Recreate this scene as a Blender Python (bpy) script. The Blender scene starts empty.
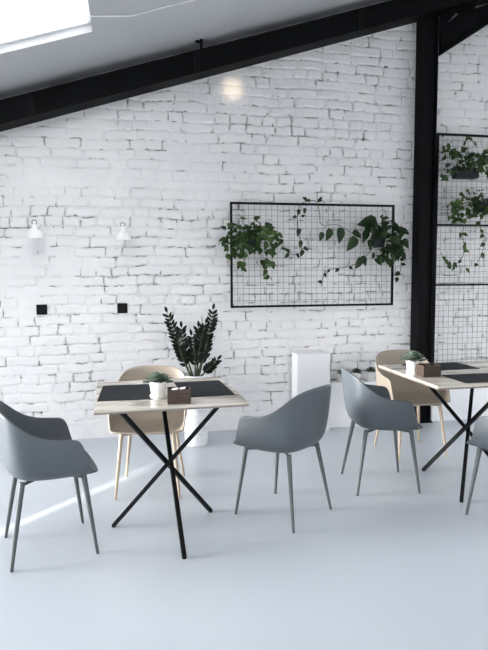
import bpy, bmesh, math, random
import numpy as np
from mathutils import Vector, Matrix, Euler

random.seed(7)
SC = bpy.context.scene
COL = SC.collection

# ------------------------------------------------------------------ camera, world, lights, exposure
cam_data = bpy.data.cameras.new('camera')
cam = bpy.data.objects.new('camera', cam_data)
COL.objects.link(cam)
cam_data.sensor_fit = 'VERTICAL'
cam_data.sensor_height = 24.0
cam_data.lens = 572.2 / 650 * 24.0
cam_data.clip_start = 0.05
YAW, PITCH, ROLL = 0.19899, 0.08743, -0.00597
f_ = Vector((math.sin(YAW) * math.cos(PITCH), math.cos(YAW) * math.cos(PITCH), -math.sin(PITCH)))
q = f_.to_track_quat('-Z', 'Y')
cam.rotation_euler = (q @ Euler((0, 0, ROLL)).to_quaternion()).to_euler()
cam.location = (0, 0, 1.3423)
SC.camera = cam

world = bpy.data.worlds.new('overcast')
SC.world = world
world.use_nodes = True
bg = world.node_tree.nodes['Background']
wn, wl_ = world.node_tree.nodes, world.node_tree.links
tcw = wn.new('ShaderNodeTexCoord'); sep = wn.new('ShaderNodeSeparateXYZ'); mrw = wn.new('ShaderNodeMapRange'); mxw = wn.new('ShaderNodeMix')
mxw.data_type = 'RGBA'
mrw.inputs[1].default_value = -0.06; mrw.inputs[2].default_value = 0.04
wl_.new(tcw.outputs['Generated'], sep.inputs[0]); wl_.new(sep.outputs['Z'], mrw.inputs[0]); wl_.new(mrw.outputs[0], mxw.inputs[0])
mxw.inputs[6].default_value = (0.16, 0.16, 0.155, 1)       # ground outside
mxw.inputs[7].default_value = (0.985, 0.99, 1.0, 1)        # overcast sky
wl_.new(mxw.outputs[2], bg.inputs[0])
bg.inputs[1].default_value = 4.4

SC.view_settings.view_transform = 'Standard'
SC.view_settings.look = 'None'
SC.view_settings.gamma = 1
SC.view_settings.use_curve_mapping = False
SC.view_settings.exposure = 0.22
SC.cycles.max_bounces = 10
SC.cycles.diffuse_bounces = 7
SC.cycles.transparent_max_bounces = 12

def spot(name, loc, target, energy, size_deg, blend, radius, color):
    d = bpy.data.lights.new(name, 'SPOT')
    d.energy = energy; d.spot_size = math.radians(size_deg); d.spot_blend = blend
    d.shadow_soft_size = radius; d.color = color
    o = bpy.data.objects.new(name, d); COL.objects.link(o)
    o.location = loc
    o.rotation_euler = (Vector(target) - Vector(loc)).to_track_quat('-Z', 'Y').to_euler()
    return o

# unseen spot lamp added in place of sun, aimed through the left wall's slit
spot('streak_helper_spot', (-6.85, -3.41, 5.05), (-0.40, 3.42, 0.0), 8500, 5.4, 0.3, 0.06, (1.0, 0.95, 0.86))

# bright low sky to the left, coming in through the left windows
sd = bpy.data.lights.new('low_sky_light', 'SUN'); sd.energy = 14.0; sd.angle = math.radians(22); sd.color = (1.0, 0.985, 0.96)
so = bpy.data.objects.new('low_sky_light', sd); COL.objects.link(so)
so.rotation_euler = Vector((0.99, -0.06, -0.075)).to_track_quat('-Z', 'Y').to_euler()

# ------------------------------------------------------------------ materials
def mat(name, color, rough=0.5, metal=0.0, spec=0.5):
    m = bpy.data.materials.new(name); m.use_nodes = True
    b = m.node_tree.nodes['Principled BSDF']
    b.inputs['Base Color'].default_value = (*color, 1)
    b.inputs['Roughness'].default_value = rough
    b.inputs['Metallic'].default_value = metal
    b.inputs['Specular IOR Level'].default_value = spec
    return m

def noisy(name, stops, scale=5, rough=0.5, bump=0.0, detail=6, stretch=(1, 1, 1), rough2=None, spec=0.5, distort=0.0, bscale=None):
    """procedural material: colour ramp over object-space noise, optional bump"""
    m = mat(name, stops[0][1], rough, 0, spec)
    nt = m.node_tree; N = nt.nodes; L = nt.links; b = N['Principled BSDF']
    tc = N.new('ShaderNodeTexCoord'); mp = N.new('ShaderNodeMapping'); mp.inputs['Scale'].default_value = stretch
    L.new(tc.outputs['Object'], mp.inputs[0])
    no = N.new('ShaderNodeTexNoise'); no.inputs['Scale'].default_value = scale; no.inputs['Detail'].default_value = detail
    no.inputs['Distortion'].default_value = distort
    L.new(mp.outputs[0], no.inputs['Vector'])
    r = N.new('ShaderNodeValToRGB')
    els = r.color_ramp.elements
    while len(els) < len(stops): els.new(0.5)
    for e, (p, c) in zip(els, stops):
        e.position = p; e.color = (*c, 1)
    L.new(no.outputs[0], r.inputs[0]); L.new(r.outputs[0], b.inputs['Base Color'])
    if rough2 is not None:
        mr = N.new('ShaderNodeMapRange'); mr.inputs[1].default_value = 0.3; mr.inputs[2].default_value = 0.7
        mr.inputs[3].default_value = rough; mr.inputs[4].default_value = rough2
        L.new(no.outputs[0], mr.inputs[0]); L.new(mr.outputs[0], b.inputs['Roughness'])
    if bump:
        n2 = N.new('ShaderNodeTexNoise'); n2.inputs['Scale'].default_value = bscale or scale * 4; n2.inputs['Detail'].default_value = 4
        L.new(mp.outputs[0], n2.inputs['Vector'])
        bp = N.new('ShaderNodeBump'); bp.inputs['Strength'].default_value = bump; bp.inputs['Distance'].default_value = 0.005
        L.new(n2.outputs[0], bp.inputs['Height']); L.new(bp.outputs[0], b.inputs['Normal'])
    return m

M = {}
M['floor'] = noisy('floor_resin', [(0.3, (0.475, 0.52, 0.575)), (0.5, (0.495, 0.54, 0.59)), (0.7, (0.515, 0.555, 0.605))], 0.7, 0.29, 0.0, 2)
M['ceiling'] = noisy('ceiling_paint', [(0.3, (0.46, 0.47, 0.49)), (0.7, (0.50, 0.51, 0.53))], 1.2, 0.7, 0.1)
M['plaster'] = noisy('smooth_white_plaster', [(0.3, (0.80, 0.81, 0.83)), (0.7, (0.86, 0.87, 0.88))], 3, 0.6, 0.25, bscale=30)
M['steel'] = noisy('black_painted_steel', [(0.3, (0.003, 0.0033, 0.0037)), (0.7, (0.0055, 0.006, 0.0067))], 3, 0.5, 0.15, rough2=0.65, spec=0.08)
M['black_metal'] = mat('black_powder_coat', (0.005, 0.0055, 0.006), 0.5, 0, 0.12)
M['wire'] = mat('dark_wire', (0.05, 0.052, 0.055), 0.5)
M['grey_shell'] = noisy('grey_plastic', [(0.3, (0.070, 0.084, 0.097)), (0.7, (0.075, 0.089, 0.102))], 8, 0.42, 0.05, bscale=300)
M['grey_leg'] = noisy('grey_metal', [(0.3, (0.062, 0.070, 0.074)), (0.7, (0.078, 0.086, 0.090))], 6, 0.45)
M['beige_shell'] = noisy('beige_plastic', [(0.3, (0.30, 0.255, 0.205)), (0.7, (0.32, 0.27, 0.218))], 8, 0.5, 0.05, bscale=300)
M['beige_leg'] = noisy('beige_metal', [(0.3, (0.42, 0.34, 0.25)), (0.7, (0.47, 0.385, 0.29))], 6, 0.45)
M['tabletop'] = noisy('pale_worn_wood', [(0.34, (0.22, 0.20, 0.165)), (0.44, (0.42, 0.39, 0.33)), (0.54, (0.52, 0.485, 0.42)), (0.70, (0.60, 0.57, 0.51))], 4.2, 0.22, 0.05, 8, (1, 2.6, 1), distort=0.6)
M['table_edge'] = mat('table_edge_band', (0.20, 0.175, 0.15), 0.5)
M['slate'] = noisy('charcoal_mat', [(0.3, (0.012, 0.0145, 0.0175)), (0.7, (0.016, 0.019, 0.023))], 20, 0.65, 0.2, bscale=400, spec=0.1)
M['dark_wood'] = noisy('dark_walnut', [(0.3, (0.018, 0.009, 0.005)), (0.55, (0.042, 0.022, 0.013)), (0.75, (0.07, 0.040, 0.024))], 18, 0.6, 0.2, 6, (1, 1, 5))
M['ceramic'] = noisy('white_ceramic', [(0.3, (0.80, 0.79, 0.77)), (0.7, (0.85, 0.84, 0.82))], 6, 0.3)
M['white_paint'] = noisy('white_lacquer', [(0.3, (0.82, 0.83, 0.85)), (0.7, (0.86, 0.87, 0.88))], 3, 0.45)
M['paper'] = mat('white_paper', (0.85, 0.85, 0.84), 0.7)
M['soil'] = noisy('potting_soil', [(0.3, (0.015, 0.010, 0.007)), (0.7, (0.05, 0.035, 0.025))], 60, 0.9, 0.6)
M['pothos'] = noisy('green_leaf', [(0.3, (0.012, 0.030, 0.008)), (0.5, (0.028, 0.062, 0.016)), (0.72, (0.10, 0.17, 0.05))], 9, 0.5, spec=0.25)
M['pothos_dark'] = noisy('deep_green_leaf', [(0.3, (0.008, 0.022, 0.007)), (0.6, (0.020, 0.045, 0.014)), (0.75, (0.07, 0.12, 0.035))], 9, 0.5, spec=0.25)
M['zz_leaf'] = noisy('blackish_green_leaf', [(0.3, (0.003, 0.005, 0.003)), (0.7, (0.008, 0.013, 0.007))], 9, 0.45, spec=0.15)
M['zz_stem'] = noisy('dark_green_stem', [(0.3, (0.020, 0.032, 0.012)), (0.7, (0.05, 0.075, 0.025))], 30, 0.5)
M['succulent'] = noisy('grey_green_leaf', [(0.3, (0.065, 0.10, 0.075)), (0.7, (0.14, 0.19, 0.14))], 30, 0.5)
M['vine'] = mat('brown_green_vine', (0.06, 0.07, 0.03), 0.6)
M['pot_grey'] = mat('slate_blue_plastic', (0.012, 0.015, 0.019), 0.5, 0, 0.2)
M['socket'] = mat('black_socket_plastic', (0.005, 0.005, 0.0055), 0.45, 0, 0.12)
M['lamp_white'] = mat('white_enamel', (0.93, 0.93, 0.92), 0.3)
M['ring_grey'] = mat('grey_cord', (0.18, 0.18, 0.18), 0.6)

def glass_mat():
    m = bpy.data.materials.new('roof_glass'); m.use_nodes = True
    nt = m.node_tree; nt.nodes.clear()
    o = nt.nodes.new('ShaderNodeOutputMaterial'); mx = nt.nodes.new('ShaderNodeMixShader')
    t = nt.nodes.new('ShaderNodeBsdfTransparent'); g = nt.nodes.new('ShaderNodeBsdfGlossy')
    g.inputs['Roughness'].default_value = 0.05; mx.inputs[0].default_value = 0.08
    nt.links.new(t.outputs[0], mx.inputs[1]); nt.links.new(g.outputs[0], mx.inputs[2]); nt.links.new(mx.outputs[0], o.inputs[0])
    return m
M['glass'] = glass_mat()

def brick_mat():
    m = mat('white_painted_brick', (0.8, 0.8, 0.8), 0.55)
    nt = m.node_tree; N = nt.nodes; L = nt.links; b = N['Principled BSDF']
    at = N.new('ShaderNodeAttribute'); at.attribute_name = 'crack_shade'
    tc = N.new('ShaderNodeTexCoord')
    no = N.new('ShaderNodeTexNoise'); no.inputs['Scale'].default_value = 2.5; no.inputs['Detail'].default_value = 8
    L.new(tc.outputs['Object'], no.inputs['Vector'])
    r = N.new('ShaderNodeValToRGB'); e = r.color_ramp.elements
    e[0].position = 0.3; e[0].color = (0.74, 0.735, 0.74, 1); e[1].position = 0.7; e[1].color = (0.82, 0.81, 0.81, 1)
    L.new(no.outputs[0], r.inputs[0])
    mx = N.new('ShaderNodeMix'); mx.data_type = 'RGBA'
    L.new(at.outputs['Fac'], mx.inputs[0]); L.new(r.outputs[0], mx.inputs[6]); mx.inputs[7].default_value = (0.05, 0.05, 0.055, 1)  # bare joint tone, darkened to paint in the shade inside the grooves
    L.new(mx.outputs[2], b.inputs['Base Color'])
    n2 = N.new('ShaderNodeTexNoise'); n2.inputs['Scale'].default_value = 60; n2.inputs['Detail'].default_value = 5
    L.new(tc.outputs['Object'], n2.inputs['Vector'])
    bp = N.new('ShaderNodeBump'); bp.inputs['Strength'].default_value = 0.35; bp.inputs['Distance'].default_value = 0.004
    L.new(n2.outputs[0], bp.inputs['Height']); L.new(bp.outputs[0], b.inputs['Normal'])
    return m
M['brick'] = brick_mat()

# ------------------------------------------------------------------ mesh helpers
def bx(bm, x0, x1, y0, y1, z0, z1, mtx=None, bev=0.0):
    vs = [bm.verts.new(v) for v in ((x0, y0, z0), (x1, y0, z0), (x1, y1, z0), (x0, y1, z0), (x0, y0, z1), (x1, y0, z1), (x1, y1, z1), (x0, y1, z1))]
    fs = [bm.faces.new([vs[i] for i in f]) for f in ((0, 3, 2, 1), (4, 5, 6, 7), (0, 1, 5, 4), (1, 2, 6, 5), (2, 3, 7, 6), (3, 0, 4, 7))]
    if bev:
        es = list({e for f in fs for e in f.edges})
        res = bmesh.ops.bevel(bm, geom=es, offset=bev, segments=2, affect='EDGES')
        vs = list({v for f in res['faces'] for v in f.verts} | {v for v in vs if v.is_valid})
    if mtx is not None:
        for v in vs: v.co = mtx @ v.co
    return vs

def prism(bm, pts, off):
    """closed polygon pts extruded by vector off"""
    a = [bm.verts.new(p) for p in pts]; b = [bm.verts.new(Vector(p) + Vector(off)) for p in pts]
    n = len(pts)
    bm.faces.new(a[::-1]); bm.faces.new(b)
    for i in range(n): bm.faces.new((a[i], a[(i + 1) % n], b[(i + 1) % n], b[i]))

def tube(bm, pts, radii, n=10, square=False, caps=True):
    pts = [Vector(p) for p in pts]
    if not hasattr(radii, '__len__'): radii = [radii] * len(pts)
    rings = []
    up = None
    for i, p in enumerate(pts):
        d = (pts[min(i + 1, len(pts) - 1)] - pts[max(i - 1, 0)])
        d = d.normalized() if d.length > 1e-9 else Vector((0, 0, 1))
        if up is None:
            up = Vector((0, 0, 1)) if abs(d.z) < 0.9 else Vector((0, 1, 0))
        s = d.cross(up).normalized(); up = s.cross(d).normalized()
        ring = []
        for k in range(n):
            a = 2 * math.pi * (k + (0.5 if square else 0)) / n
            ring.append(bm.verts.new(p + (s * math.cos(a) + up * math.sin(a)) * radii[i]))
        rings.append(ring)
    for a, b in zip(rings, rings[1:]):
        for k in range(n): bm.faces.new((a[k], a[(k + 1) % n], b[(k + 1) % n], b[k]))
    if caps:
        bm.faces.new(rings[0][::-1]); bm.faces.new(rings[-1])

def lathe(bm, prof, n=32, c=(0, 0, 0), mtx=None):
    """profile of (radius, height); radius 0 closes"""
    rings = []
    for r, z in prof:
        if r < 1e-6:
            rings.append([bm.verts.new((c[0], c[1], c[2] + z))])
        else:
            rings.append([bm.verts.new((c[0] + r * math.cos(2 * math.pi * k / n), c[1] + r * math.sin(2 * math.pi * k / n), c[2] + z)) for k in range(n)])
    for a, b in zip(rings, rings[1:]):
        for k in range(n):
            if len(a) == 1 and len(b) == 1: continue
            if len(a) == 1: bm.faces.new((a[0], b[(k + 1) % n], b[k]))
            elif len(b) == 1: bm.faces.new((a[k], a[(k + 1) % n], b[0]))
            else: bm.faces.new((a[k], a[(k + 1) % n], b[(k + 1) % n], b[k]))
    if mtx is not None:
        for r in rings:
            for v in r: v.co = mtx @ v.co

def obj(name, bm, material, parent=None, smooth=False, angle=None):
    me = bpy.data.meshes.new(name)
    bmesh.ops.recalc_face_normals(bm, faces=bm.faces)
    bm.to_mesh(me); bm.free()
    me.materials.append(material)
    o = bpy.data.objects.new(name, me); COL.objects.link(o)
    if smooth:
        me.shade_smooth()
        if angle:
            me.set_sharp_from_angle(angle=math.radians(angle))
    if parent: o.parent = parent
    return o

def thing(name, label, cat, loc=(0, 0, 0), rz=0, group=None):
    o = bpy.data.objects.new(name, None); COL.objects.link(o)
    o.empty_display_size = 0.1
    o.location = loc; o.rotation_euler = (0, 0, rz)
    o['label'] = label; o['category'] = cat
    if group: o['group'] = group
    return o

def tag(o, label, cat, group=None):
    o['label'] = label; o['category'] = cat
    if group: o['group'] = group
    return o

def struct(name, bm, m, smooth=False, parent=None):
    o = obj(name, bm, m, parent, smooth)
    if parent is None: o['kind'] = 'structure'
    return o

def dup(root, loc, rz, label=None):
    r = root.copy(); COL.objects.link(r); r.location = loc; r.rotation_euler = (0, 0, rz)
    if label: r['label'] = label
    for ch in list(root.children):
        c = ch.copy(); COL.objects.link(c); c.parent = r
        for g in list(ch.children):
            d = g.copy(); COL.objects.link(d); d.parent = c
    return r

WALL = 4.80
SL = 0.3125                       # roof slope, rising to the right
def roof_z(x): return 2.985 + SL * x

# ------------------------------------------------------------------ setting: brick wall as a relief of painted bricks
def vnoise(rng, X, Z, s):
    """smooth value noise, feature size s (m)"""
    u = (X - X.min()) / s; v = (Z - Z.min()) / s
    g = rng.random((int(v.max()) + 3, int(u.max()) + 3))
    iu = u.astype(int); iv = v.astype(int); fu = u - iu; fv = v - iv
    fu = fu * fu * (3 - 2 * fu); fv = fv * fv * (3 - 2 * fv)
    return (g[iv, iu] * (1 - fu) + g[iv, iu + 1] * fu) * (1 - fv) + (g[iv + 1, iu] * (1 - fu) + g[iv + 1, iu + 1] * fu) * fv

def smooth(a, b, x):
    t = np.clip((x - a) / (b - a), 0, 1); return t * t * (3 - 2 * t)

def build_brick_wall():
    rng = np.random.default_rng(11)
    st = 0.006
    xs = np.arange(-2.3, 4.0, st); zs = np.arange(0.0, 3.95, st)
    X, Z = np.meshgrid(xs, zs)
    H = 0.0785
    wob = (vnoise(rng, X, Z, 0.35) - 0.5) * 0.022 + (vnoise(rng, X, Z, 0.09) - 0.5) * 0.012 + (vnoise(rng, X, Z, 0.03) - 0.5) * 0.006
    Zw = Z + wob
    Xw = X + (vnoise(rng, X, Z, 0.10) - 0.5) * 0.016 + (vnoise(rng, X, Z, 0.03) - 0.5) * 0.008
    row = np.floor(Zw / H).astype(int); row -= row.min(); nrow = row.max() + 1
    dz = np.minimum(Zw / H % 1, 1 - Zw / H % 1) * H
    dx = np.full_like(X, 9.0); bid = np.zeros_like(row)
    cnt = 0
    for r in range(nrow):
        m = row == r
        edges = [-2.6 + rng.random() * 0.2]
        header = rng.random() < 0.28
        while edges[-1] < 4.3:
            L = (0.13 if (header if rng.random() < 0.8 else not header) else 0.265) * (1 + (rng.random() - 0.5) * 0.12)
            edges.append(edges[-1] + L)
        edges = np.array(edges)
        xx = Xw[m]; i = np.searchsorted(edges, xx)
        i = np.clip(i, 1, len(edges) - 1)
        dx[m] = np.minimum(xx - edges[i - 1], edges[i] - xx)
        bid[m] = cnt + i; cnt += len(edges) + 1
    off = (rng.random(cnt + 5) - 0.5)[bid]
    tilt = (rng.random(cnt + 5) - 0.5)[bid]
    # rounded brick profile
    d = -np.log(np.exp(-dx / 0.005) + np.exp(-dz / 0.005)) * 0.005
    filled = vnoise(rng, X, Z, 0.25) * 0.6 + vnoise(rng, X, Z, 0.07) * 0.4
    fine = vnoise(rng, X, Z, 0.018)
    mid = vnoise(rng, X, Z, 0.05)
    # areas smeared flat with paint: low band and a patch high on the left
    low = 1 - smooth(0.06, 0.26, Z + (vnoise(rng, X, Z, 0.3) - 0.5) * 0.14)
    patch = np.exp(-((X + 0.35) / 0.9) ** 2 - ((Z - 2.13) / 0.13) ** 2) * (0.5 + 0.9 * mid)
    flat = np.clip(low + patch * 0.9, 0, 1)
    jd = (0.004 + 0.012 * smooth(0.35, 0.75, filled)) * (1 - flat)
    h = -jd * (1 - smooth(0.001, 0.013, d))
    h += off * 0.007 * (1 - flat) * smooth(0.0, 0.014, d)
    h += (mid - 0.5) * 0.005 * (1 - 0.6 * flat) + (fine - 0.5) * 0.0025
    # open cracks along the joints where the paint did not bridge; mask also colours in their shade
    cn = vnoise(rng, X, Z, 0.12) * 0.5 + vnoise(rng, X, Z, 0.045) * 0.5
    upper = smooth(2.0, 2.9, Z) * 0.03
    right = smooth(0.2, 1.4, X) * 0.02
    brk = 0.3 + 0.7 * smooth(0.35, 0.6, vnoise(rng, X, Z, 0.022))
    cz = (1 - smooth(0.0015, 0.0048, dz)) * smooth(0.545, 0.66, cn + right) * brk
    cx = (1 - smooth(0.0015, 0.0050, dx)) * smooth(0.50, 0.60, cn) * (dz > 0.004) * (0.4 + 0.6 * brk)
    crack_shade = np.clip(np.maximum(cz, cx * 0.9), 0, 1) * (1 - np.clip(flat * 1.2, 0, 1))
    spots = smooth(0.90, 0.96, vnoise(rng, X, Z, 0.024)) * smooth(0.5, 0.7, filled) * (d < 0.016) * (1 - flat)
    crack_shade = np.clip(crack_shade + spots * 0.9, 0, 1)
    h -= crack_shade * 0.014
    Y = WALL - h
    nz, nx = X.shape
    co = np.stack([X, Y, Z], -1).reshape(-1, 3)
    idx = np.arange(nz * nx).reshape(nz, nx)
    faces = np.stack([idx[:-1, :-1], idx[:-1, 1:], idx[1:, 1:], idx[1:, :-1]], -1).reshape(-1, 4)
    keep = (Z[:-1, :-1] < (roof_z(X[:-1, :-1]) + 0.01)).reshape(-1)
    faces = faces[keep]
    used = np.unique(faces); remap = np.full(nz * nx, -1, int); remap[used] = np.arange(len(used))
    co = co[used]; faces = remap[faces]; crack_shade = crack_shade.reshape(-1)[used]
    me = bpy.data.meshes.new('wall_back')
    me.vertices.add(len(co)); me.vertices.foreach_set('co', co.astype(np.float32).ravel())
    me.loops.add(faces.size); me.loops.foreach_set('vertex_index', faces.ravel().astype(np.int32))
    me.polygons.add(len(faces)); me.polygons.foreach_set('loop_start', np.arange(0, faces.size, 4, dtype=np.int32))
    me.polygons.foreach_set('use_smooth', np.ones(len(faces), dtype=bool))
    me.update(calc_edges=True)
    at = me.attributes.new('crack_shade', 'FLOAT', 'POINT'); at.data.foreach_set('value', crack_shade.astype(np.float32))
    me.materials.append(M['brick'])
    o = bpy.data.objects.new('wall_back', me); COL.objects.link(o); o['kind'] = 'structure'
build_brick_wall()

bm = bmesh.new(); bx(bm, -2.6, 4.3, -3.2, 4.95, -0.1, 0.0); struct('floor', bm, M['floor'])

# left wall with two large window openings and a narrow slit between them, added to shape the floor streak
bm = bmesh.new()
def wl(y0, y1, z0, z1): bx(bm, -2.7, -2.6, y0, y1, z0, z1)
for y0, y1, z0, z1 in ((-3.2, 4.95, 0, 0.25), (-3.2, 4.95, 2.05, 2.18), (1.8, 4.4, 1.75, 2.05), (-3.2, -2.9, 0.25, 2.05), (-0.9, 0.96, 0.25, 2.05), (1.115, 1.8, 0.25, 2.05), (0.96, 1.115, 0.25, 1.35), (4.4, 4.95, 0.25, 2.05)):
    wl(y0, y1, z0, z1)
struct('wall_left', bm, M['plaster'])
for n_, (y0, y1) in enumerate(((-2.9, -0.9), (1.8, 4.4)), 1):
    bm = bmesh.new()
    nb = 4
    for k in range(nb + 1):
        yy = y0 + (y1 - y0) * k / nb
        bx(bm, -2.68, -2.64, max(y0, yy - 0.02), min(y1, yy + 0.02), 0.25, 2.05)
    for zz in (0.27, 1.4, 2.03): bx(bm, -2.675, -2.645, y0, y1, zz - 0.02, zz + 0.02)
    struct('window_%d' % n_, bm, M['steel'])

bm = bmesh.new(); bx(bm, 4.3, 4.4, -3.2, 4.95, 0, 4.4); struct('wall_right', bm, M['plaster'])

# wall behind the viewpoint, mostly window opening
bm = bmesh.new()
for x0, x1, z0, z1 in ((-2.6, 4.3, 0, 0.7), (-2.6, -2.2, 0.7, 2.2), (-2.2, 4.3, 0.7, 0.9), (3.4, 4.3, 0.9, 4.3), (-2.2, 3.4, 2.2, 4.3)): bx(bm, x0, x1, -3.3, -3.2, z0, z1)
struct('wall_front', bm, M['plaster'])

# sloping ceiling with skylight openings (x0, x1, y0, y1)
SKY = [(-1.35, -0.19, 2.55, 3.995), (-1.6, -0.3, -0.6, 1.6)]
def on_roof(x, y, dz=0.0): return (x, y, roof_z(x) + dz)
def roof_slab(bm, x0, x1, y0, y1, t=0.10, d0=0.0):
    pts = [on_roof(x0, y0, d0), on_roof(x1, y0, d0), on_roof(x1, y1, d0), on_roof(x0, y1, d0)]
    prism(bm, pts, (0, 0, t))
bm = bmesh.new()
xcuts = sorted({-2.7, 4.3} | {s[0] for s in SKY} | {s[1] for s in SKY}); ycuts = sorted({-3.2, 4.95} | {s[2] for s in SKY} | {s[3] for s in SKY})
for a, b in zip(xcuts, xcuts[1:]):
    for c, d in zip(ycuts, ycuts[1:]):
        mx, my = (a + b) / 2, (c + d) / 2
        if any(s[0] < mx < s[1] and s[2] < my < s[3] for s in SKY): continue
        roof_slab(bm, a, b, c, d)
bmesh.ops.remove_doubles(bm, verts=bm.verts, dist=1e-5)
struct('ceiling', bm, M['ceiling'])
for i, (x0, x1, y0, y1) in enumerate(SKY):
    bm = bmesh.new(); w = 0.028
    roof_slab(bm, x0, x1, y0, y0 + w, 0.05, 0.052); roof_slab(bm, x0, x1, y1 - w, y1, 0.05, 0.052)
    roof_slab(bm, x0, x0 + w, y0 + w, y1 - w, 0.05, 0.052); roof_slab(bm, x1 - w, x1, y0 + w, y1 - w, 0.05, 0.052)
    fr = struct('window_%d' % (i + 3), bm, M['white_paint'])
    bm = bmesh.new(); roof_slab(bm, x0 + w, x1 - w, y0 + w, y1 - w, 0.008, 0.08)
    obj('pane', bm, M['glass'], fr)

# smooth white ledge along the foot of the wall, right of the pedestal
bm = bmesh.new(); bx(bm, 1.68, 2.498, 4.67, 4.79, 0.0, 0.395, bev=0.006); struct('trim_1', bm, M['plaster'])
bm = bmesh.new(); bx(bm, 2.672, 4.0, 4.67, 4.79, 0.0, 0.395, bev=0.006); struct('trim_2', bm, M['plaster'])

# ------------------------------------------------------------------ steel frame
# sloping rafter along the wall
t = thing('roof_beam', 'long black steel roof beam sloping up along the top of the brick wall', 'beam', (-2.3, 4.68, 2.08))
ox, oy, oz = t.location
bm = bmesh.new()
def rz_(x): return 2.748 + 0.3122 * x
prism(bm, [(-2.3 - ox, 4.60 - oy, rz_(-2.3) - oz), (4.0 - ox, 4.60 - oy, rz_(4.0) - oz), (4.0 - ox, 4.60 - oy, rz_(4.0) + 0.150 - oz), (-2.3 - ox, 4.60 - oy, rz_(-2.3) + 0.150 - oz)], (0, 0.17, 0))
obj('web', bm, M['steel'], t)
bm = bmesh.new()
for dz0, dz1 in ((-0.012, 0.0), (0.150, 0.162)):
    prism(bm, [(x - ox, 4.592 - oy, rz_(x) + d - oz) for x, d in ((-2.3, dz0), (4.0, dz0), (4.0, dz1), (-2.3, dz1))], (0, 0.185, 0))
obj('flange', bm, M['steel'], t)
for x in (-0.70, 0.545, 1.9):
    bm = bmesh.new()
    prism(bm, [(xx - ox, 4.588 - oy, rz_(xx) + d - oz) for xx, d in ((x, 0.0), (x + 0.05, 0.0), (x + 0.05, 0.150), (x, 0.150))], (0, 0.012, 0))
    obj('splice_plate', bm, M['black_metal'], t)

# post: H section
t = thing('steel_post', 'vertical black steel post standing against the brick wall, right of the framed wire grid', 'post', (2.585, 4.72, 0))
bm = bmesh.new()
for s in (-1, 1): bx(bm, s * 0.065 - 0.006, s * 0.065 + 0.006, -0.06, 0.07, 0, 3.540 + s * 0.019)
obj('flange', bm, M['steel'], t)
bm = bmesh.new(); bx(bm, -0.059, 0.059, -0.035, -0.02, 0, 3.523); obj('web', bm, M['steel'], t)
bm = bmesh.new(); bx(bm, -0.085, 0.085, -0.075, 0.07, 0, 0.012); obj('base_plate', bm, M['steel'], t)

# brace from post up to the right
t = thing('steel_brace', 'diagonal black steel brace rising to the right from the top of the post', 'brace', (2.66, 4.68, 3.1))
ox, oy, oz = t.location
bm = bmesh.new()
A_, B_ = (2.659, 3.215), (3.55, 3.80)
prism(bm, [(A_[0] - ox, -0.075, A_[1] - oz), (B_[0] - ox, -0.075, B_[1] - oz), (B_[0] - ox, -0.075, B_[1] + 0.012 - oz), (A_[0] - ox, -0.075, A_[1] + 0.012 - oz)], (0, 0.15, 0))
obj('flange', bm, M['steel'], t)
bm = bmesh.new()
prism(bm, [(A_[0] - ox, -0.05, A_[1] + 0.012 - oz), (B_[0] - ox, -0.05, B_[1] + 0.012 - oz), (B_[0] - ox, -0.05, B_[1] + 0.15 - oz), (A_[0] - ox, -0.05, A_[1] + 0.15 - oz)], (0, 0.02, 0))
obj('web', bm, M['steel'], t)
bm = bmesh.new()
for poly in ([(2.66, 3.20), (3.4, 3.68), (3.4, 3.78), (2.835, 3.562), (2.745, 3.490), (2.66, 3.490)],
             [(2.66, 3.491), (2.742, 3.491), (2.812, 3.574), (2.836, 3.563), (2.99, 3.625), (2.99, 3.66), (2.66, 3.558)]):
    prism(bm, [(x - ox, -0.028, z - oz) for x, z in poly], (0, 0.012, 0))
obj('gusset_plate', bm, M['steel'], t)

# little bracket on top of the beam
t = thing('bracket', 'small black hooked bracket standing up from the top edge of the roof beam', 'bracket', (0.603, 4.606, rz_(0.603) + 0.163))
bm = bmesh.new(); bx(bm, -0.010, 0.010, -0.012, 0.012, 0, 0.072); bx(bm, -0.045, -0.010, -0.012, 0.012, 0.045, 0.060)
bm2 = obj('hook', bm, M['black_metal'], t)

# white cable on the ceiling
bm = bmesh.new()
tube(bm, [(x, y, roof_z(x) - 0.006) for x, y in ((-2.2, 3.62), (-1.35, 3.70), (-0.75, 3.80), (-0.2, 3.745), (0.05, 3.88), (0.8, 3.86), (1.6, 3.9))], 0.005, 8)
tag(obj('ceiling_cable', bm, M['white_paint'], None, True), 'thin white cable running across the skylight and ceiling', 'cable')

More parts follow.
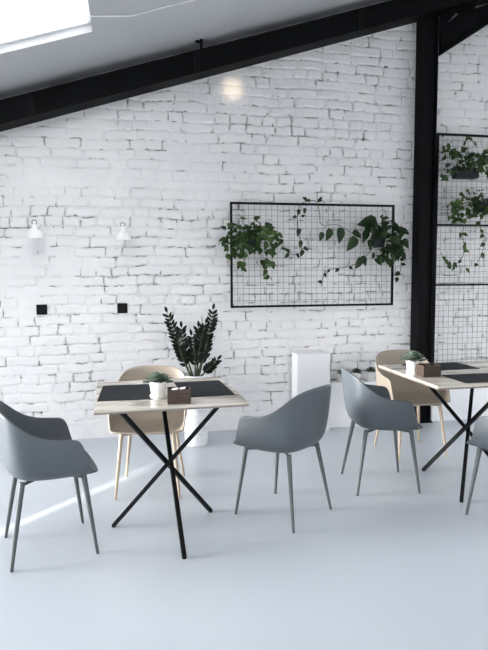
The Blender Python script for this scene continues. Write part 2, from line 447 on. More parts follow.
# ------------------------------------------------------------------ wall fittings
def wall_lamp(x, z, label):
    t = thing('wall_lamp', label, 'lamp', (x, WALL, z), 0, 'white bell wall lamps')
    bm = bmesh.new(); lathe(bm, [(0, 0), (0.030, 0), (0.030, 0.006), (0.026, 0.014), (0, 0.016)], 24, mtx=Matrix.Translation((0, 0, 0.085)) @ Matrix.Rotation(math.pi / 2, 4, 'X'))
    obj('wall_plate', bm, M['lamp_white'], t, True, 40)
    bm = bmesh.new(); tube(bm, [(0, -0.008, 0.085), (0, -0.05, 0.09), (0, -0.075, 0.085), (0, -0.085, 0.07)], 0.006, 10)
    obj('arm', bm, M['lamp_white'], t, True)
    bm = bmesh.new()
    lathe(bm, [(0.012, 0.075), (0.019, 0.072), (0.022, 0.045), (0.032, 0.036), (0.048, 0.022), (0.058, 0.002), (0.062, -0.015), (0.063, -0.025), (0.060, -0.025), (0.057, -0.015), (0.053, 0.0), (0.040, 0.018), (0, 0.03)], 32,
          mtx=Matrix.Translation((0, -0.085, 0)) @ Matrix.Rotation(0.12, 4, 'X'))
    obj('shade', bm, M['lamp_white'], t, True, 50)
    bm = bmesh.new()
    pts = [(0.018 * math.cos(a), -0.088, 0.090 + 0.018 * math.sin(a)) for a in [math.radians(k) for k in range(-60, 245, 20)]]
    tube(bm, pts, 0.0035, 8); obj('cord_loop', bm, M['ring_grey'], t, True)
    bm = bmesh.new(); lathe(bm, [(0, 0.01), (0.014, 0.005), (0.022, -0.012), (0.018, -0.026), (0, -0.032)], 20, (0, -0.085, 0)); obj('bulb', bm, M['ceramic'], t, True)
wall_lamp(-0.70, 1.667, 'white bell-shaped wall lamp, the left one of two on the brick wall')
wall_lamp(-0.03, 1.655, 'white bell-shaped wall lamp, the right one of two, nearer the framed wire grid')

def wall_socket(x, label):
    t = thing('wall_socket', label, 'socket', (x, WALL - 0.004, 1.075), 0, 'black wall sockets')
    bm = bmesh.new(); bx(bm, -0.041, 0.041, -0.008, 0.006, -0.041, 0.041, bev=0.003); obj('cover_plate', bm, M['socket'], t)
    bm = bmesh.new()
    lathe(bm, [(0.024, 0.0), (0.026, 0.003), (0.022, 0.003), (0.020, -0.002), (0, -0.002)], 24, mtx=Matrix.Translation((0, -0.008, 0)) @ Matrix.Rotation(math.pi / 2, 4, 'X'))
    obj('socket_insert', bm, M['black_metal'], t, True, 30)
wall_socket(-0.68, 'square black wall socket beneath the left bell lamp')
wall_socket(-0.05, 'square black wall socket beneath the right bell lamp')

# unseen spotlight and fixture, added to cast the warm glow high on the wall
t = thing('added_spotlight', 'small black spotlight added out of view to cast the glow on the brick wall', 'spotlight', (0.80, 2.0, roof_z(0.8)))
bm = bmesh.new(); lathe(bm, [(0, 0.01), (0.035, 0.01), (0.035, -0.01), (0.008, -0.014), (0.008, -0.06), (0, -0.06)], 20); obj('mount', bm, M['black_metal'], t, True, 30)
bm = bmesh.new(); lathe(bm, [(0, -0.06), (0.035, -0.06), (0.04, 0.05), (0.036, 0.05), (0.03, -0.02), (0, -0.02)], 24, mtx=Matrix.Translation((0, 0, -0.085)) @ Matrix.Rotation(-math.pi / 2 - 0.08, 4, 'X'))
obj('lamp_head', bm, M['black_metal'], t, True, 40)
spot('glow_helper_spot', (0.80, 2.09, roof_z(0.8) - 0.09), (0.885, 4.8, 2.875), 170, 5.2, 1.0, 0.03, (1.0, 0.80, 0.52))

# ------------------------------------------------------------------ wire grids
def grid(name, label, x0, x1, z0, z1, bars, y=4.74):
    t = thing(name, label, 'wire grid', (x0, y, z0), 0)
    W, Hh = x1 - x0, z1 - z0
    b = 0.009
    bm = bmesh.new()
    bx(bm, -b, W + b, -b, b, -b, b); bx(bm, -b, W + b, -b, b, Hh - b, Hh + b)
    bx(bm, -b, b, -b, b, b, Hh - b); bx(bm, W - b, W + b, -b, b, b, Hh - b)
    obj('frame', bm, M['black_metal'], t)
    for z in bars:
        bm = bmesh.new(); bx(bm, b, W - b, -b, b, z - z0 - 0.008, z - z0 + 0.008); obj('crossbar', bm, M['black_metal'], t)
    bm = bmesh.new(); r = 0.0013
    nx = round(W / 0.05)
    for k in range(1, nx):
        x = W * k / nx; tube(bm, [(x, 0.004, 0), (x, 0.004, Hh)], r, 4)
    nz = round(Hh / 0.05)
    for k in range(1, nz):
        z = Hh * k / nz; tube(bm, [(0, 0.001, z), (W, 0.001, z)], r, 4)
    obj('wire_mesh', bm, M['wire'], t)
    for xx in (0.08, W - 0.08):
        for zz in (0.0, Hh):
            bm = bmesh.new(); tube(bm, [(xx, 0.005, zz), (xx, WALL - y + 0.012, zz)], 0.006, 8); obj('wall_spacer', bm, M['black_metal'], t)
    return t
grid('wire_grid', 'wide black-framed wire grid on the brick wall holding two trailing plants', 0.852, 2.302, 1.074, 1.937, [])
grid('wire_grid', 'tall black wire grid with crossbars on the wall right of the steel post', 2.712, 3.9, 0.50, 2.570, [1.777, 1.240], 4.735)

# ------------------------------------------------------------------ leaves
def leaf(bm, pos, direction, normal, L, Wd, fold=0.25, curl=0.25, heart=True):
    """one pointed leaf with a folded midrib"""
    d = Vector(direction).normalized(); n = Vector(normal)
    s = d.cross(n)
    if s.length < 1e-4: s = d.cross(Vector((1, 0.3, 0.2)))
    s.normalize(); n = s.cross(d).normalized()
    prof = ((0.0, 0.05), (0.10, 0.62), (0.28, 1.0), (0.52, 0.86), (0.76, 0.48), (1.0, 0.0)) if heart else ((0.0, 0.08), (0.2, 0.7), (0.45, 1.0), (0.7, 0.8), (0.88, 0.45), (1.0, 0.0))
    p = Vector(pos); mids, ls, rs = [], [], []
    for t_, w_ in prof:
        c = p + d * (L * t_) - n * (curl * L * t_ * t_)
        mids.append(bm.verts.new(c))
        if 0 < t_ < 1:
            ww = w_ * Wd / 2
            back = -d * (0.06 * L if (heart and t_ < 0.2) else 0)
            ls.append(bm.verts.new(c + s * ww + n * (fold * ww) + back)); rs.append(bm.verts.new(c - s * ww + n * (fold * ww) + back))
    bm.faces.new((mids[0], mids[1], ls[0])); bm.faces.new((mids[0], rs[0], mids[1]))
    for i in range(len(ls) - 1):
        bm.faces.new((mids[i + 1], mids[i + 2], ls[i + 1], ls[i])); bm.faces.new((mids[i + 2], mids[i + 1], rs[i], rs[i + 1]))
    bm.faces.new((mids[-2], mids[-1], ls[-1])); bm.faces.new((mids[-1], mids[-2], rs[-1]))

def rnd(a, b): return random.uniform(a, b)

def pothos(name, label, loc, pot_fn, cluster, n, vines, extra, lmat, ysq=0.5, size=(0.05, 0.075)):
    """loc = pot centre. cluster = list of (dx, dz, rx, rz, share). vines: list of (points, leaf count, leaf size). extra: list of (x, z, angle deg, L, pale)"""
    t = thing(name, label, 'plant', loc)
    P0 = Vector(loc)
    pot_fn(t)
    bm = bmesh.new(); sb = bmesh.new()
    ymax = 4.775 - loc[1]
    for cx, cz, rx, rz, k in cluster:
        for i in range(int(n * k)):
            a = rnd(0, 2 * math.pi); r = math.sqrt(rnd(0, 1))
            px, pz = cx + rx * r * math.cos(a), cz + rz * r * math.sin(a)
            py = rnd(-0.13, 0.055) * (1 - 0.4 * r)
            out = Vector((px * 1.2, -0.25, pz * 0.9 - 0.07)).normalized()
            d = (out * 0.7 + Vector((rnd(-1, 1), rnd(-0.7, 0.2), rnd(-1, 0.35))) * 0.8).normalized()
            nrm = Vector((rnd(-0.5, 0.5), -1.0, rnd(-0.1, 1.0)))
            L = rnd(*size)
            leaf(bm, (px, min(py, ymax - 0.05), pz), d, nrm, L, L * rnd(0.6, 0.85), rnd(0.1, 0.5), rnd(0, 0.5))
            if i % 2 == 0:
                tube(sb, [(px * 0.15, 0, 0.0), (px * 0.6, py * 0.7 - 0.02, pz * 0.6 + 0.03), (px, min(py, ymax - 0.05), pz)], 0.0014, 4)
    for pts, k, L0 in vines:
        P = [Vector((x - P0.x, y - P0.y, z - P0.z)) for x, y, z in pts]
        # smooth polyline
        S = []
        for i in range(len(P) - 1):
            p0 = P[max(i - 1, 0)]; p1 = P[i]; p2 = P[i + 1]; p3 = P[min(i + 2, len(P) - 1)]
            for j in range(5):
                u = j / 5
                S.append(0.5 * ((2 * p1) + (p2 - p0) * u + (2 * p0 - 5 * p1 + 4 * p2 - p3) * u * u + (3 * p1 - p0 - 3 * p2 + p3) * u ** 3))
        S.append(P[-1])
        tube(sb, S, 0.003, 6)
        for j in range(k):
            c = S[int((j + 0.7) / (k + 0.2) * (len(S) - 1))]
            L = L0 * rnd(0.75, 1.15)
            d = Vector((rnd(-1, 1), rnd(-0.5, 0), rnd(-1, 0.1)))
            leaf(bm, c, d, (rnd(-0.6, 0.6), -1, rnd(-0.2, 0.6)), L, L * 0.72, rnd(0.1, 0.5), rnd(0, 0.3))
    for x, z, ang, L in extra:
        a = math.radians(ang); p = Vector((x - P0.x, -0.02 + 4.70 - P0.y, z - P0.z))
        d = Vector((math.cos(a), -0.2, math.sin(a)))
        leaf(bm, p, d, (0.25 * math.cos(a + 1.5), -1, 0.2), L, L * 0.62, 0.25, 0.15)
    obj('stems', sb, M['vine'], t, True)
    obj('foliage', bm, M[lmat], t, True)
    return t

def round_hang_pot(t):
    bm = bmesh.new()
    lathe(bm, [(0, -0.055), (0.042, -0.055), (0.050, -0.04), (0.058, 0.045), (0.061, 0.05), (0.061, 0.058), (0.054, 0.058), (0.052, 0.035), (0, 0.035)], 28)
    obj('pot', bm, M['pot_grey'], t, True, 40)
    bm = bmesh.new(); tube(bm, [(0, 0.058, 0.05), (0, 0.066, 0.085), (0, 0.082, 0.09), (0, 0.087, 0.07)], 0.003, 6); obj('hook', bm, M['black_metal'], t, True)
    bm = bmesh.new(); lathe(bm, [(0.053, 0.040), (0, 0.046)], 24); obj('soil', bm, M['soil'], t, True)

V = 4.70
pothos('hanging_pothos', 'leafy trailing plant in a dark pot on the left side of the wide wire grid', (0.997, 4.66, 1.62), round_hang_pot,
       [(-0.01, 0.07, 0.18, 0.10, 0.42), (0.09, 0.02, 0.14, 0.085, 0.24), (-0.11, -0.02, 0.12, 0.10, 0.24), (0.14, -0.12, 0.04, 0.06, 0.06), (-0.07, -0.15, 0.04, 0.05, 0.04)], 150,
       [([(0.96, 4.62, 1.66), (0.93, 4.60, 1.56), (0.94, 4.62, 1.46), (0.915, 4.64, 1.37)], 6, 0.062),
        ([(1.06, 4.62, 1.66), (1.14, 4.60, 1.58), (1.17, 4.62, 1.45), (1.12, 4.64, 1.39), (1.18, 4.66, 1.30)], 7, 0.062),
        ([(0.95, 4.62, 1.66), (0.84, 4.62, 1.70), (0.80, 4.66, 1.66), (0.81, 4.66, 1.56), (0.79, 4.66, 1.49)], 6, 0.058),
        ([(1.05, 4.62, 1.66), (1.2, 4.63, 1.69), (1.27, 4.66, 1.62), (1.26, 4.68, 1.54)], 4, 0.056),
        ([(0.97, 4.64, 1.68), (0.93, 4.64, 1.78), (0.90, 4.66, 1.84)], 2, 0.04)],
       [(0.86, 1.74, 200, 0.06), (0.80, 1.72, 160, 0.055), (1.03, 1.80, 20, 0.065), (1.19, 1.60, -80, 0.08), (1.17, 1.45, -60, 0.075)], 'pothos')
pothos('hanging_pothos', 'large-leaved trailing plant in a dark pot, right side of the wide wire grid', (2.13, 4.66, 1.627), round_hang_pot,
       [(0.03, 0.13, 0.11, 0.07, 0.24), (0.12, 0.02, 0.08, 0.13, 0.36), (0.06, -0.11, 0.12, 0.06, 0.24), (-0.03, 0.09, 0.09, 0.05, 0.16)], 105,
       [([(2.16, 4.62, 1.69), (2.05, 4.66, 1.70), (1.95, 4.70, 1.68), (1.88, 4.71, 1.71), (1.77, 4.71, 1.765), (1.63, 4.71, 1.765), (1.613, 4.71, 1.86), (1.585, 4.71, 1.955), (1.52, 4.72, 1.965), (1.44, 4.71, 1.93), (1.415, 4.70, 1.85), (1.42, 4.70, 1.72), (1.45, 4.70, 1.55), (1.40, 4.70, 1.51), (1.33, 4.70, 1.525)], 0, 0.05),
        ([(2.10, 4.62, 1.62), (2.02, 4.66, 1.50), (1.93, 4.68, 1.43), (1.84, 4.70, 1.40), (1.70, 4.70, 1.385), (1.65, 4.70, 1.34), (1.63, 4.70, 1.24)], 8, 0.045),
        ([(2.22, 4.62, 1.62), (2.31, 4.62, 1.50), (2.34, 4.66, 1.38), (2.30, 4.68, 1.28)], 6, 0.055),
        ([(2.16, 4.62, 1.68), (2.19, 4.66, 1.80), (2.20, 4.68, 1.88), (2.17, 4.70, 1.90)], 0, 0.04)],
       [(1.625, 1.70, -105, 0.085), (1.70, 1.73, -110, 0.115), (1.79, 1.74, -95, 0.14), (1.90, 1.71, -35, 0.10), (1.93, 1.66, -125, 0.15),
        (2.03, 1.72, -110, 0.12), (2.12, 1.80, 190, 0.19), (2.05, 1.64, -80, 0.10), (1.98, 1.48, -120, 0.11), (1.99, 1.50, -70, 0.10),
        (1.49, 1.965, 150, 0.05), (1.52, 1.965, 190, 0.045), (1.58, 1.96, 10, 0.05), (1.60, 1.965, 60, 0.04),
        (1.42, 1.89, -100, 0.06), (1.47, 1.90, -95, 0.055), (1.40, 1.83, 200, 0.045), (1.44, 1.83, 10, 0.04), (1.42, 1.73, -100, 0.075), (1.435, 1.63, -95, 0.07),
        (1.46, 1.57, -30, 0.055), (1.455, 1.55, -110, 0.065), (1.40, 1.52, -60, 0.05), (1.34, 1.53, 140, 0.05), (1.33, 1.52, 230, 0.055)], 'pothos_dark', size=(0.06, 0.095))

def trough(t):
    bm = bmesh.new()
    h = 0.045
    pts0 = [(-0.112, -0.04), (0.112, -0.04), (0.112, 0.05), (-0.112, 0.05)]
    a = [bm.verts.new((x * 0.92, y * 0.85, -h)) for x, y in pts0]; b = [bm.verts.new((x * 1.05, y, h)) for x, y in pts0]
    c = [bm.verts.new((x * 0.98, y * 0.85, h)) for x, y in pts0]; d = [bm.verts.new((x * 0.96, y * 0.85, h - 0.02)) for x, y in pts0]
    bm.faces.new(a)
    for A, B in ((a, b), (b, c), (c, d)):
        for k in range(4): bm.faces.new((A[k], A[(k + 1) % 4], B[(k + 1) % 4], B[k]))
    bm.faces.new(d)
    obj('trough', bm, M['pot_grey'], t)
    bm = bmesh.new()
    bm.free()
    for x in (-0.07, 0.07):
        bm = bmesh.new(); tube(bm, [(x, 0.045, 0.035), (x, 0.055, 0.075), (x, 0.07, 0.08), (x, 0.078, 0.06)], 0.003, 6)
        obj('hook', bm, M['black_metal'], t, True)
pothos('hanging_trough_plant', 'bushy green plant in a long black trough hung high on the tall wire grid', (2.935, 4.65, 2.222), trough,
       [(-0.09, 0.11, 0.15, 0.09, 0.4), (0.13, 0.09, 0.15, 0.08, 0.4), (-0.20, -0.01, 0.05, 0.06, 0.06), (0.23, -0.02, 0.05, 0.08, 0.08)], 90,
       [([(2.90, 4.62, 2.28), (2.78, 4.64, 2.40), (2.74, 4.68, 2.44), (2.82, 4.68, 2.50)], 6, 0.05),
        ([(2.95, 4.62, 2.28), (2.93, 4.66, 2.45), (2.97, 4.68, 2.545), (3.03, 4.68, 2.50)], 5, 0.05),
        ([(3.03, 4.62, 2.28), (3.08, 4.64, 2.38), (3.14, 4.66, 2.44), (3.17, 4.66, 2.40)], 4, 0.055)], 
       [(2.79, 2.46, -110, 0.06), (2.84, 2.44, -95, 0.08), (2.92, 2.46, -100, 0.06), (3.03, 2.50, -60, 0.05), (2.75, 2.42, -140, 0.05)], 'pothos')
pothos('hanging_trough_plant', 'trailing plant in a black trough just above a crossbar of the tall wire grid', (3.16, 4.65, 1.93), trough,
       [(-0.13, 0.03, 0.18, 0.11, 0.5), (0.12, 0.06, 0.18, 0.08, 0.3), (-0.27, -0.06, 0.09, 0.09, 0.2)], 95,
       [([(3.05, 4.62, 1.98), (2.90, 4.62, 2.00), (2.78, 4.64, 1.95), (2.785, 4.66, 1.80)], 7, 0.055),
        ([(3.05, 4.62, 1.98), (2.95, 4.62, 1.84), (2.93, 4.66, 1.70), (2.96, 4.68, 1.60), (2.945, 4.68, 1.48), (2.87, 4.69, 1.42), (2.80, 4.69, 1.43), (2.74, 4.69, 1.53)], 9, 0.055),
        ([(3.12, 4.62, 1.96), (3.07, 4.62, 1.80), (3.12, 4.66, 1.72), (3.17, 4.68, 1.64), (3.13, 4.68, 1.50), (3.08, 4.69, 1.40)], 7, 0.055)],
       [(2.92, 1.71, -95, 0.06), (2.955, 1.60, -80, 0.075), (2.985, 1.39, -50, 0.06), (2.78, 1.47, -60, 0.06), (2.82, 1.45, -95, 0.06), (2.86, 1.44, -50, 0.06)], 'pothos')

# ------------------------------------------------------------------ pedestal and ledge pots
t = thing('pedestal', 'plain white box pedestal standing against the brick wall', 'pedestal', (1.530, 4.685, 0))
bm = bmesh.new(); bx(bm, -0.145, 0.145, -0.09, 0.09, 0.0, 0.66, bev=0.006); obj('body', bm, M['white_paint'], t)
bm = bmesh.new(); bx(bm, -0.148, 0.148, -0.094, 0.092, 0.655, 0.672, bev=0.003); obj('top_panel', bm, M['white_paint'], t)

def succulent_foliage(bm, r, h, n, base):
    for i in range(n):
        a = i * 2.39996; k = (i + 0.5) / n
        el = (1 - k) * 1.1 - 0.05
        d = Vector((math.cos(a) * math.cos(el), math.sin(a) * math.cos(el), math.sin(el)))
        L = r * (0.65 + 0.55 * k)
        leaf(bm, (0.25 * r * math.cos(a) * k, 0.25 * r * math.sin(a) * k, base + h * (1 - k) * 0.5), d, (0, 0, 1), L * 0.92, L * 0.55, 0.5, -0.15, False)

def small_pot_plant(name, label, loc, pr, ph, sr, sh, n, group=None, saucer=True, plant='succulent'):
    t = thing(name, label, 'plant', loc, rnd(0, 6), group)
    z0 = 0.006 if saucer else 0
    bm = bmesh.new()
    lathe(bm, [(0, z0), (pr * 0.72, z0), (pr * 0.76, z0 + 0.003), (pr * 0.96, ph * 0.86), (pr * 1.02, ph * 0.87), (pr * 1.03, ph), (pr * 0.94, ph), (pr * 0.9, ph * 0.85), (0, ph * 0.85)], 32)
    obj('pot', bm, M['ceramic'], t, True, 40)
    if saucer:
        bm = bmesh.new(); lathe(bm, [(0, 0), (pr * 0.86, 0), (pr * 1.0, 0.014), (pr * 0.96, 0.015), (pr * 0.82, 0.005), (0, 0.005)], 32); obj('saucer', bm, M['ceramic'], t, True, 40)
    bm = bmesh.new(); lathe(bm, [(pr * 0.9, ph * 0.87), (0, ph * 0.9)], 24); obj('soil', bm, M['soil'], t)
    bm = bmesh.new(); succulent_foliage(bm, sr, sh, n, ph * 0.9); obj('foliage', bm, M[plant], t, True)
    return t
GL = 'potted plants on the white ledge'
small_pot_plant('potted_succulent', 'small green plant in a white pot on the ledge, nearest the white pedestal', (1.835, 4.73, 0.395), 0.038, 0.075, 0.048, 0.035, 26, GL, False)
small_pot_plant('potted_succulent', 'small green plant in a white pot on the ledge, middle one of the three', (1.965, 4.72, 0.395), 0.042, 0.080, 0.050, 0.04, 28, GL, False)
small_pot_plant('potted_succulent', 'small green plant in a white pot on the ledge, nearest the beige chair', (2.105, 4.72, 0.395), 0.042, 0.085, 0.052, 0.04, 28, GL, False)

# ------------------------------------------------------------------ tall ZZ plant in ribbed white pot
t = thing('potted_zz_plant', 'tall dark-leaved plant in a ribbed white floor pot by the brick wall', 'plant', (0.505, 4.45, 0))
prof = [(0, 0.0), (0.083, 0.0)]
nrib = 22
for i in range(nrib * 4 + 1):
    k = i / (nrib * 4); rr = 0.088 + 0.025 * k
    prof.append((rr + 0.0022 * math.sin(i * math.pi / 2), 0.004 + 0.53 * k))
prof += [(0.117, 0.54), (0.119, 0.565), (0.110, 0.565), (0.104, 0.53), (0, 0.53)]
bm = bmesh.new(); lathe(bm, prof, 40); obj('pot', bm, M['white_paint'], t, True, 60)
bm = bmesh.new(); lathe(bm, [(0.1, 0.532), (0, 0.54)], 24); obj('soil', bm, M['soil'], t)
zz = [  # (tip x, tip y, tip z, bend x, bend z)
    (-0.215, -0.02, 1.055, -0.13, 0.80), (0.145, 0.0, 1.07, 0.095, 0.82), (-0.10, 0.06, 0.93, -0.075, 0.75), (0.035, 0.05, 0.93, 0.03, 0.74),
    (0.075, -0.07, 0.97, 0.03, 0.78), (-0.035, -0.08, 0.88, -0.01, 0.72), (0.165, -0.05, 0.68, 0.09, 0.60), (-0.14, -0.07, 0.90, -0.11, 0.72), (0.12, 0.07, 0.87, 0.07, 0.72)]
sb = bmesh.new(); lb = bmesh.new()
for tx, ty, tz, bx_, bz in zz:
    b0 = Vector((tx * 0.14, ty * 0.3, 0.53)); b1 = Vector((bx_, ty * 0.6, bz)); b2 = Vector((tx, ty, tz))
    pts = []
    for j in range(13):
        u = j / 12
        # quadratic through the bend point
        c = 2 * b1 - 0.5 * (b0 + b2)
        pts.append(b0 * (1 - u) ** 2 + c * 2 * u * (1 - u) + b2 * u * u)
    tube(sb, pts, [0.008 * (1 - 0.75 * j / 12) for j in range(13)], 8)
    length = (b2 - b0).length
    nl = max(6, int(length / 0.044))
    for k in range(nl):
        u = 0.28 + 0.70 * k / nl if tz > 0.7 else 0.35 + 0.65 * k / nl
        jf = u * 12; j = min(int(jf), 11); p = pts[j].lerp(pts[j + 1], jf - j)
        axis = (pts[j + 1] - pts[j]).normalized()
        side0 = axis.cross(Vector((0, 1, 0))).normalized()
        side0 = (side0 + Vector((0, rnd(-0.5, 0.5), 0))).normalized()
        for s in (-1, 1):
            d = side0 * s * 0.8 + axis * 0.75 + Vector((0, rnd(-0.5, 0.3), 0.1))
            L = rnd(0.056, 0.078) * (0.8 + 0.25 * math.sin(math.pi * min(u, 1)))
            leaf(lb, p, d, (rnd(-0.4, 0.4), -1, rnd(0, 0.8)), L, L * 0.40, 0.2, 0.1, False)
    leaf(lb, b2, (b2 - pts[-2]).normalized(), (0, -1, 0.2), 0.055, 0.024, 0.2, 0.0, False)
obj('stems', sb, M['zz_stem'], t, True); obj('foliage', lb, M['zz_leaf'], t, True)

# ------------------------------------------------------------------ tables
def square_bar(bm, a, b, w):
    tube(bm, [a, b], w * 0.7071, 4, square=True)

def table(label, loc, rz, wx, wy, base, base_ang):
    """loc = centre of the top on the floor; base = offset of the tripod centre"""
    t = thing('cafe_table', label, 'table', loc, rz)
    bm = bmesh.new(); bx(bm, -wx / 2, wx / 2, -wy / 2, wy / 2, 0.734, 0.750, bev=0.0015)
    top = obj('tabletop', bm, M['tabletop'], t)
    bm = bmesh.new(); g = 0.001
    for x0, x1, y0, y1 in ((-wx / 2 - g, wx / 2 + g, -wy / 2 - g, -wy / 2 + 0.004), (-wx / 2 - g, wx / 2 + g, wy / 2 - 0.004, wy / 2 + g), (-wx / 2 - g, -wx / 2 + 0.004, -wy / 2, wy / 2), (wx / 2 - 0.004, wx / 2 + g, -wy / 2, wy / 2)):
        bx(bm, x0, x1, y0, y1, 0.731, 0.7395)
    obj('edge_band', bm, M['table_edge'], top)
    R = 0.312
    for k in range(3):
        a = math.radians(base_ang + 120 * k) - rz
        ca, sa = math.cos(a), math.sin(a)
        o = 0.014   # bars pass side by side at the crossing
        px, py = -sa * o, ca * o
        bm = bmesh.new()
        square_bar(bm, (base[0] + R * ca + px, base[1] + R * sa + py, 0.008), (base[0] - R * ca + px, base[1] - R * sa + py, 0.726), 0.021)
        obj('leg', bm, M['black_metal'], t)
        bm = bmesh.new()
        lathe(bm, [(0, 0), (0.011, 0), (0.011, 0.008), (0, 0.010)], 12, (base[0] + R * ca + px, base[1] + R * sa + py, 0)); obj('foot_pad', bm, M['black_metal'], t)
    bm = bmesh.new(); lathe(bm, [(0, 0.724), (R + 0.02, 0.724), (R + 0.02, 0.7335), (0, 0.7335)], 48, (base[0], base[1], 0))
    obj('mounting_plate', bm, M['black_metal'], t)
    return t
table('square pale-topped table on crossed black legs, in front of the tall dark plant', (0.179, 2.916, 0), math.radians(1.8), 0.700, 0.700, (0.007, 0.015), 156)
table('square cafe table with pale top on crossed black bar legs, at the right edge', (1.985, 3.085, 0), 0, 0.79, 0.74, (0.095, 0.125), 112)

def placemat(label, cx, cy, w, d, rz):
    bm = bmesh.new(); bx(bm, -w / 2, w / 2, -d / 2, d / 2, 0, 0.0025, bev=0.0008)
    o = obj('placemat', bm, M['slate']); o.location = (cx, cy, 0.7502); o.rotation_euler = (0, 0, rz)
    tag(o, label, 'placemat', 'charcoal placemats')
placemat('charcoal rectangular placemat at the left side of the table with the white pot', -0.018, 2.935, 0.265, 0.385, math.radians(-2))
placemat('charcoal rectangular placemat at the right side of the table, behind the wooden holder', 0.372, 2.945, 0.255, 0.40, math.radians(2.5))
placemat('charcoal rectangular placemat along the front edge of the right-hand table', 1.98, 2.885, 0.40, 0.255, 0)
placemat('charcoal rectangular placemat along the back edge of the right-hand table', 1.94, 3.305, 0.40, 0.265, 0)

def holder(label, loc, rz, w, d, h):
    t = thing('wooden_holder', label, 'holder', loc, rz, 'dark wooden holders')
    bm = bmesh.new(); s = 0.006
    bx(bm, -w / 2, w / 2, -d / 2, -d / 2 + s, 0, h); bx(bm, -w / 2, w / 2, d / 2 - s, d / 2, 0, h)
    bx(bm, -w / 2, -w / 2 + s, -d / 2 + s, d / 2 - s, 0, h); bx(bm, w / 2 - s, w / 2, -d / 2 + s, d / 2 - s, 0, h)
    bx(bm, -w / 2 + s, w / 2 - s, -d / 2 + s, d / 2 - s, 0, h - 0.012)
    obj('box', bm, M['dark_wood'], t)
    bm = bmesh.new(); bx(bm, -0.003, 0.003, -d / 2 + s, d / 2 - s, h - 0.012, h - 0.001); obj('divider', bm, M['dark_wood'], t)
    return t
H1 = (0.221, 2.645, 0.7502); R1 = math.radians(-3)
holder('small dark wooden holder with white sachets, on the table in front of the tall plant', H1, R1, 0.108, 0.085, 0.066)
def sachet(label, cx, cy, z, rz, w=0.036, d=0.022):
    bm = bmesh.new(); bx(bm, -w / 2, w / 2, -d / 2, d / 2, 0, 0.006, bev=0.002)
    for v in bm.verts: v.co.z += 0.003 * math.sin(v.co.x * 120)
    o = obj('sugar_sachet', bm, M['paper']); o.location = (cx, cy, z); o.rotation_euler = (0.10, 0.05, rz)
    tag(o, label, 'sachet', 'sachets in the wooden holder')
sachet('white paper sachet lying in the dark wooden holder, the left one', 0.202, 2.640, 0.811, 0.25, 0.030, 0.02)
sachet('white paper sachet lying in the dark wooden holder, the right one', 0.238, 2.652, 0.811, -0.15, 0.030, 0.022)
holder('small dark wooden holder on the right-hand table beside the narrow white pot', (1.700, 3.015, 0.7502), math.radians(2), 0.110, 0.085, 0.066)

small_pot_plant('potted_succulent', 'grey-green succulent in a white pot with saucer, left of the sachet holder', (0.131, 2.765, 0.7502), 0.042, 0.082, 0.062, 0.035, 34)
small_pot_plant('potted_succulent', 'grey-green succulent in a white pot beside the wooden holder on the right-hand table', (1.652, 3.115, 0.7502), 0.038, 0.080, 0.070, 0.05, 40)

# ------------------------------------------------------------------ chairs
ST = [
 [(0, -.234, .748), (0, -.222, .64), (0, -.208, .52), (0, -.192, .410), (0, -.11, .390), (0, -.06, .387)],
 [(.108, -.230, .745), (.116, -.217, .635), (.116, -.202, .52), (.108, -.186, .409), (.06, -.105, .390), (0, -.045, .387)],
 [(.188, -.198, .725), (.192, -.187, .62), (.190, -.174, .505), (.170, -.154, .405), (.09, -.08, .390), (0, -.02, .387)],
 [(.220, -.142, .668), (.220, -.136, .58), (.214, -.126, .485), (.192, -.106, .400), (.10, -.045, .390), (0, .01, .387)],
 [(.232, -.065, .610), (.232, -.06, .54), (.224, -.052, .465), (.200, -.04, .397), (.105, 0, .389), (0, .04, .387)],
 [(.237, .02, .592), (.236, .02, .53), (.228, .025, .460), (.203, .03, .395), (.105, .05, .389), (0, .08, .387)],
 [(.235, .090, .589), (.235, .090, .527), (.227, .09, .460), (.203, .09, .395), (.105, .09, .389), (0, .11, .388)],
 [(.232, .126, .576), (.231, .126, .515), (.225, .128, .452), (.203, .13, .396), (.105, .125, .390), (0, .135, .389)],
 [(.229, .143, .520), (.228, .144, .480), (.222, .147, .438), (.202, .150, .398), (.105, .150, .391), (0, .155, .390)],
 [(.225, .158, .450), (.223, .159, .432), (.218, .162, .416), (.200, .168, .401), (.105, .170, .394), (0, .172, .393)],
 [(.218, .182, .416), (.213, .183, .413), (.207, .184, .410), (.193, .184, .406), (.100, .184, .399), (0, .184, .397)],
 [(.207, .208, .415), (.201, .206, .413), (.192, .203, .411), (.172, .198, .408), (.085, .195, .402), (0, .194, .400)],
 [(.100, .216, .412), (.098, .214, .411), (.095, .212, .410), (.085, .208, .408), (.045, .204, .404), (0, .202, .403)],
 [(0, .218, .410), (0, .216, .409), (0, .214, .408), (0, .211, .407), (0, .208, .406), (0, .206, .405)],
]
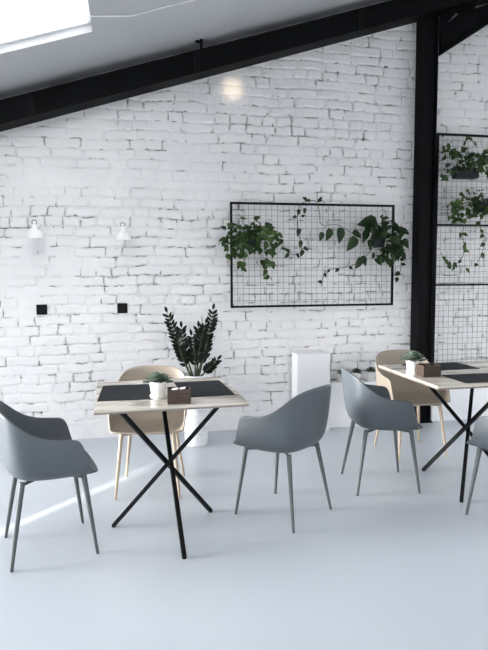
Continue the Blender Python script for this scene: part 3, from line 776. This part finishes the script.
def make_chair(label, shell_m, leg_m):
    t = thing('shell_armchair', label, 'chair')
    bm = bmesh.new(); grids = {}
    for s in (1, -1):
        g = [[bm.verts.new((s * x, y, z)) for x, y, z in row] for row in ST]
        for i in range(len(g) - 1):
            for j in range(5):
                q = (g[i][j], g[i + 1][j], g[i + 1][j + 1], g[i][j + 1])
                bm.faces.new(q if s > 0 else q[::-1])
    bmesh.ops.remove_doubles(bm, verts=bm.verts, dist=1e-4)
    # drop slivers made by merging along the centre line
    bmesh.ops.dissolve_degenerate(bm, edges=bm.edges, dist=1e-5)
    o = obj('seat_shell', bm, shell_m, t, True)
    m = o.modifiers.new('subsurf', 'SUBSURF'); m.levels = 2; m.render_levels = 3
    m = o.modifiers.new('solidify', 'SOLIDIFY'); m.thickness = 0.008; m.offset = 0
    tops = {(-1, -1): (-0.140, -0.130), (1, -1): (0.140, -0.130), (-1, 1): (-0.155, 0.145), (1, 1): (0.155, 0.145)}
    bm = bmesh.new()
    for s in (-1, 1):
        a = tops[(s, -1)]; b = tops[(-s, 1)]
        tube(bm, [(a[0], a[1], 0.379), (0, 0.01, 0.374), (b[0], b[1], 0.379)], [0.008, 0.010, 0.008], 8)
    lathe(bm, [(0, 0.364), (0.05, 0.364), (0.05, 0.382), (0, 0.383)], 20, (0, 0.01, 0))
    obj('underframe', bm, leg_m, t, True, 50)
    for (sx, sy), (x, y) in tops.items():
        bm = bmesh.new()
        tube(bm, [(x, y, 0.392), (x + 0.001 * sx, y + 0.001 * sy, 0.385), (sx * 0.192, sy * 0.194, 0.004), (sx * 0.1925, sy * 0.1945, 0.0)], [0.0135, 0.0135, 0.0075, 0.0070], 14)
        obj('leg', bm, leg_m, t, True, 50)
    return t
CHAIRS = [
 ('grey shell armchair with four thin legs, cut off by the left edge of the photo', -0.411, 2.895, 14.7, 'g'),
 ('grey shell armchair in front of the white pedestal, seen from behind and facing left', 0.837, 3.042, 130.0, 'g'),
 ('grey shell armchair in front of the beige one, left of the right-hand table', 1.553, 3.339, -7.2, 'g'),
 ('grey shell armchair cut off by the right edge of the photo, before the right-hand table', 2.085, 2.712, 120.0, 'g'),
 ('beige shell armchair behind the table that stands before the tall plant', 0.117, 3.584, -99.3, 'b'),
 ('beige shell armchair behind the right-hand table, beside the steel post', 2.066, 3.916, -88.1, 'b'),
]
protos = {}
for lab, x, y, a, k in CHAIRS:
    rz = math.radians(a - 90)
    if k not in protos:
        protos[k] = make_chair(lab, *( (M['grey_shell'], M['grey_leg']) if k == 'g' else (M['beige_shell'], M['beige_leg'])))
        protos[k]['group'] = 'grey shell armchairs' if k == 'g' else 'beige shell armchairs'
        protos[k].location = (x, y, 0); protos[k].rotation_euler = (0, 0, rz)
    else:
        dup(protos[k], (x, y, 0), rz, lab)
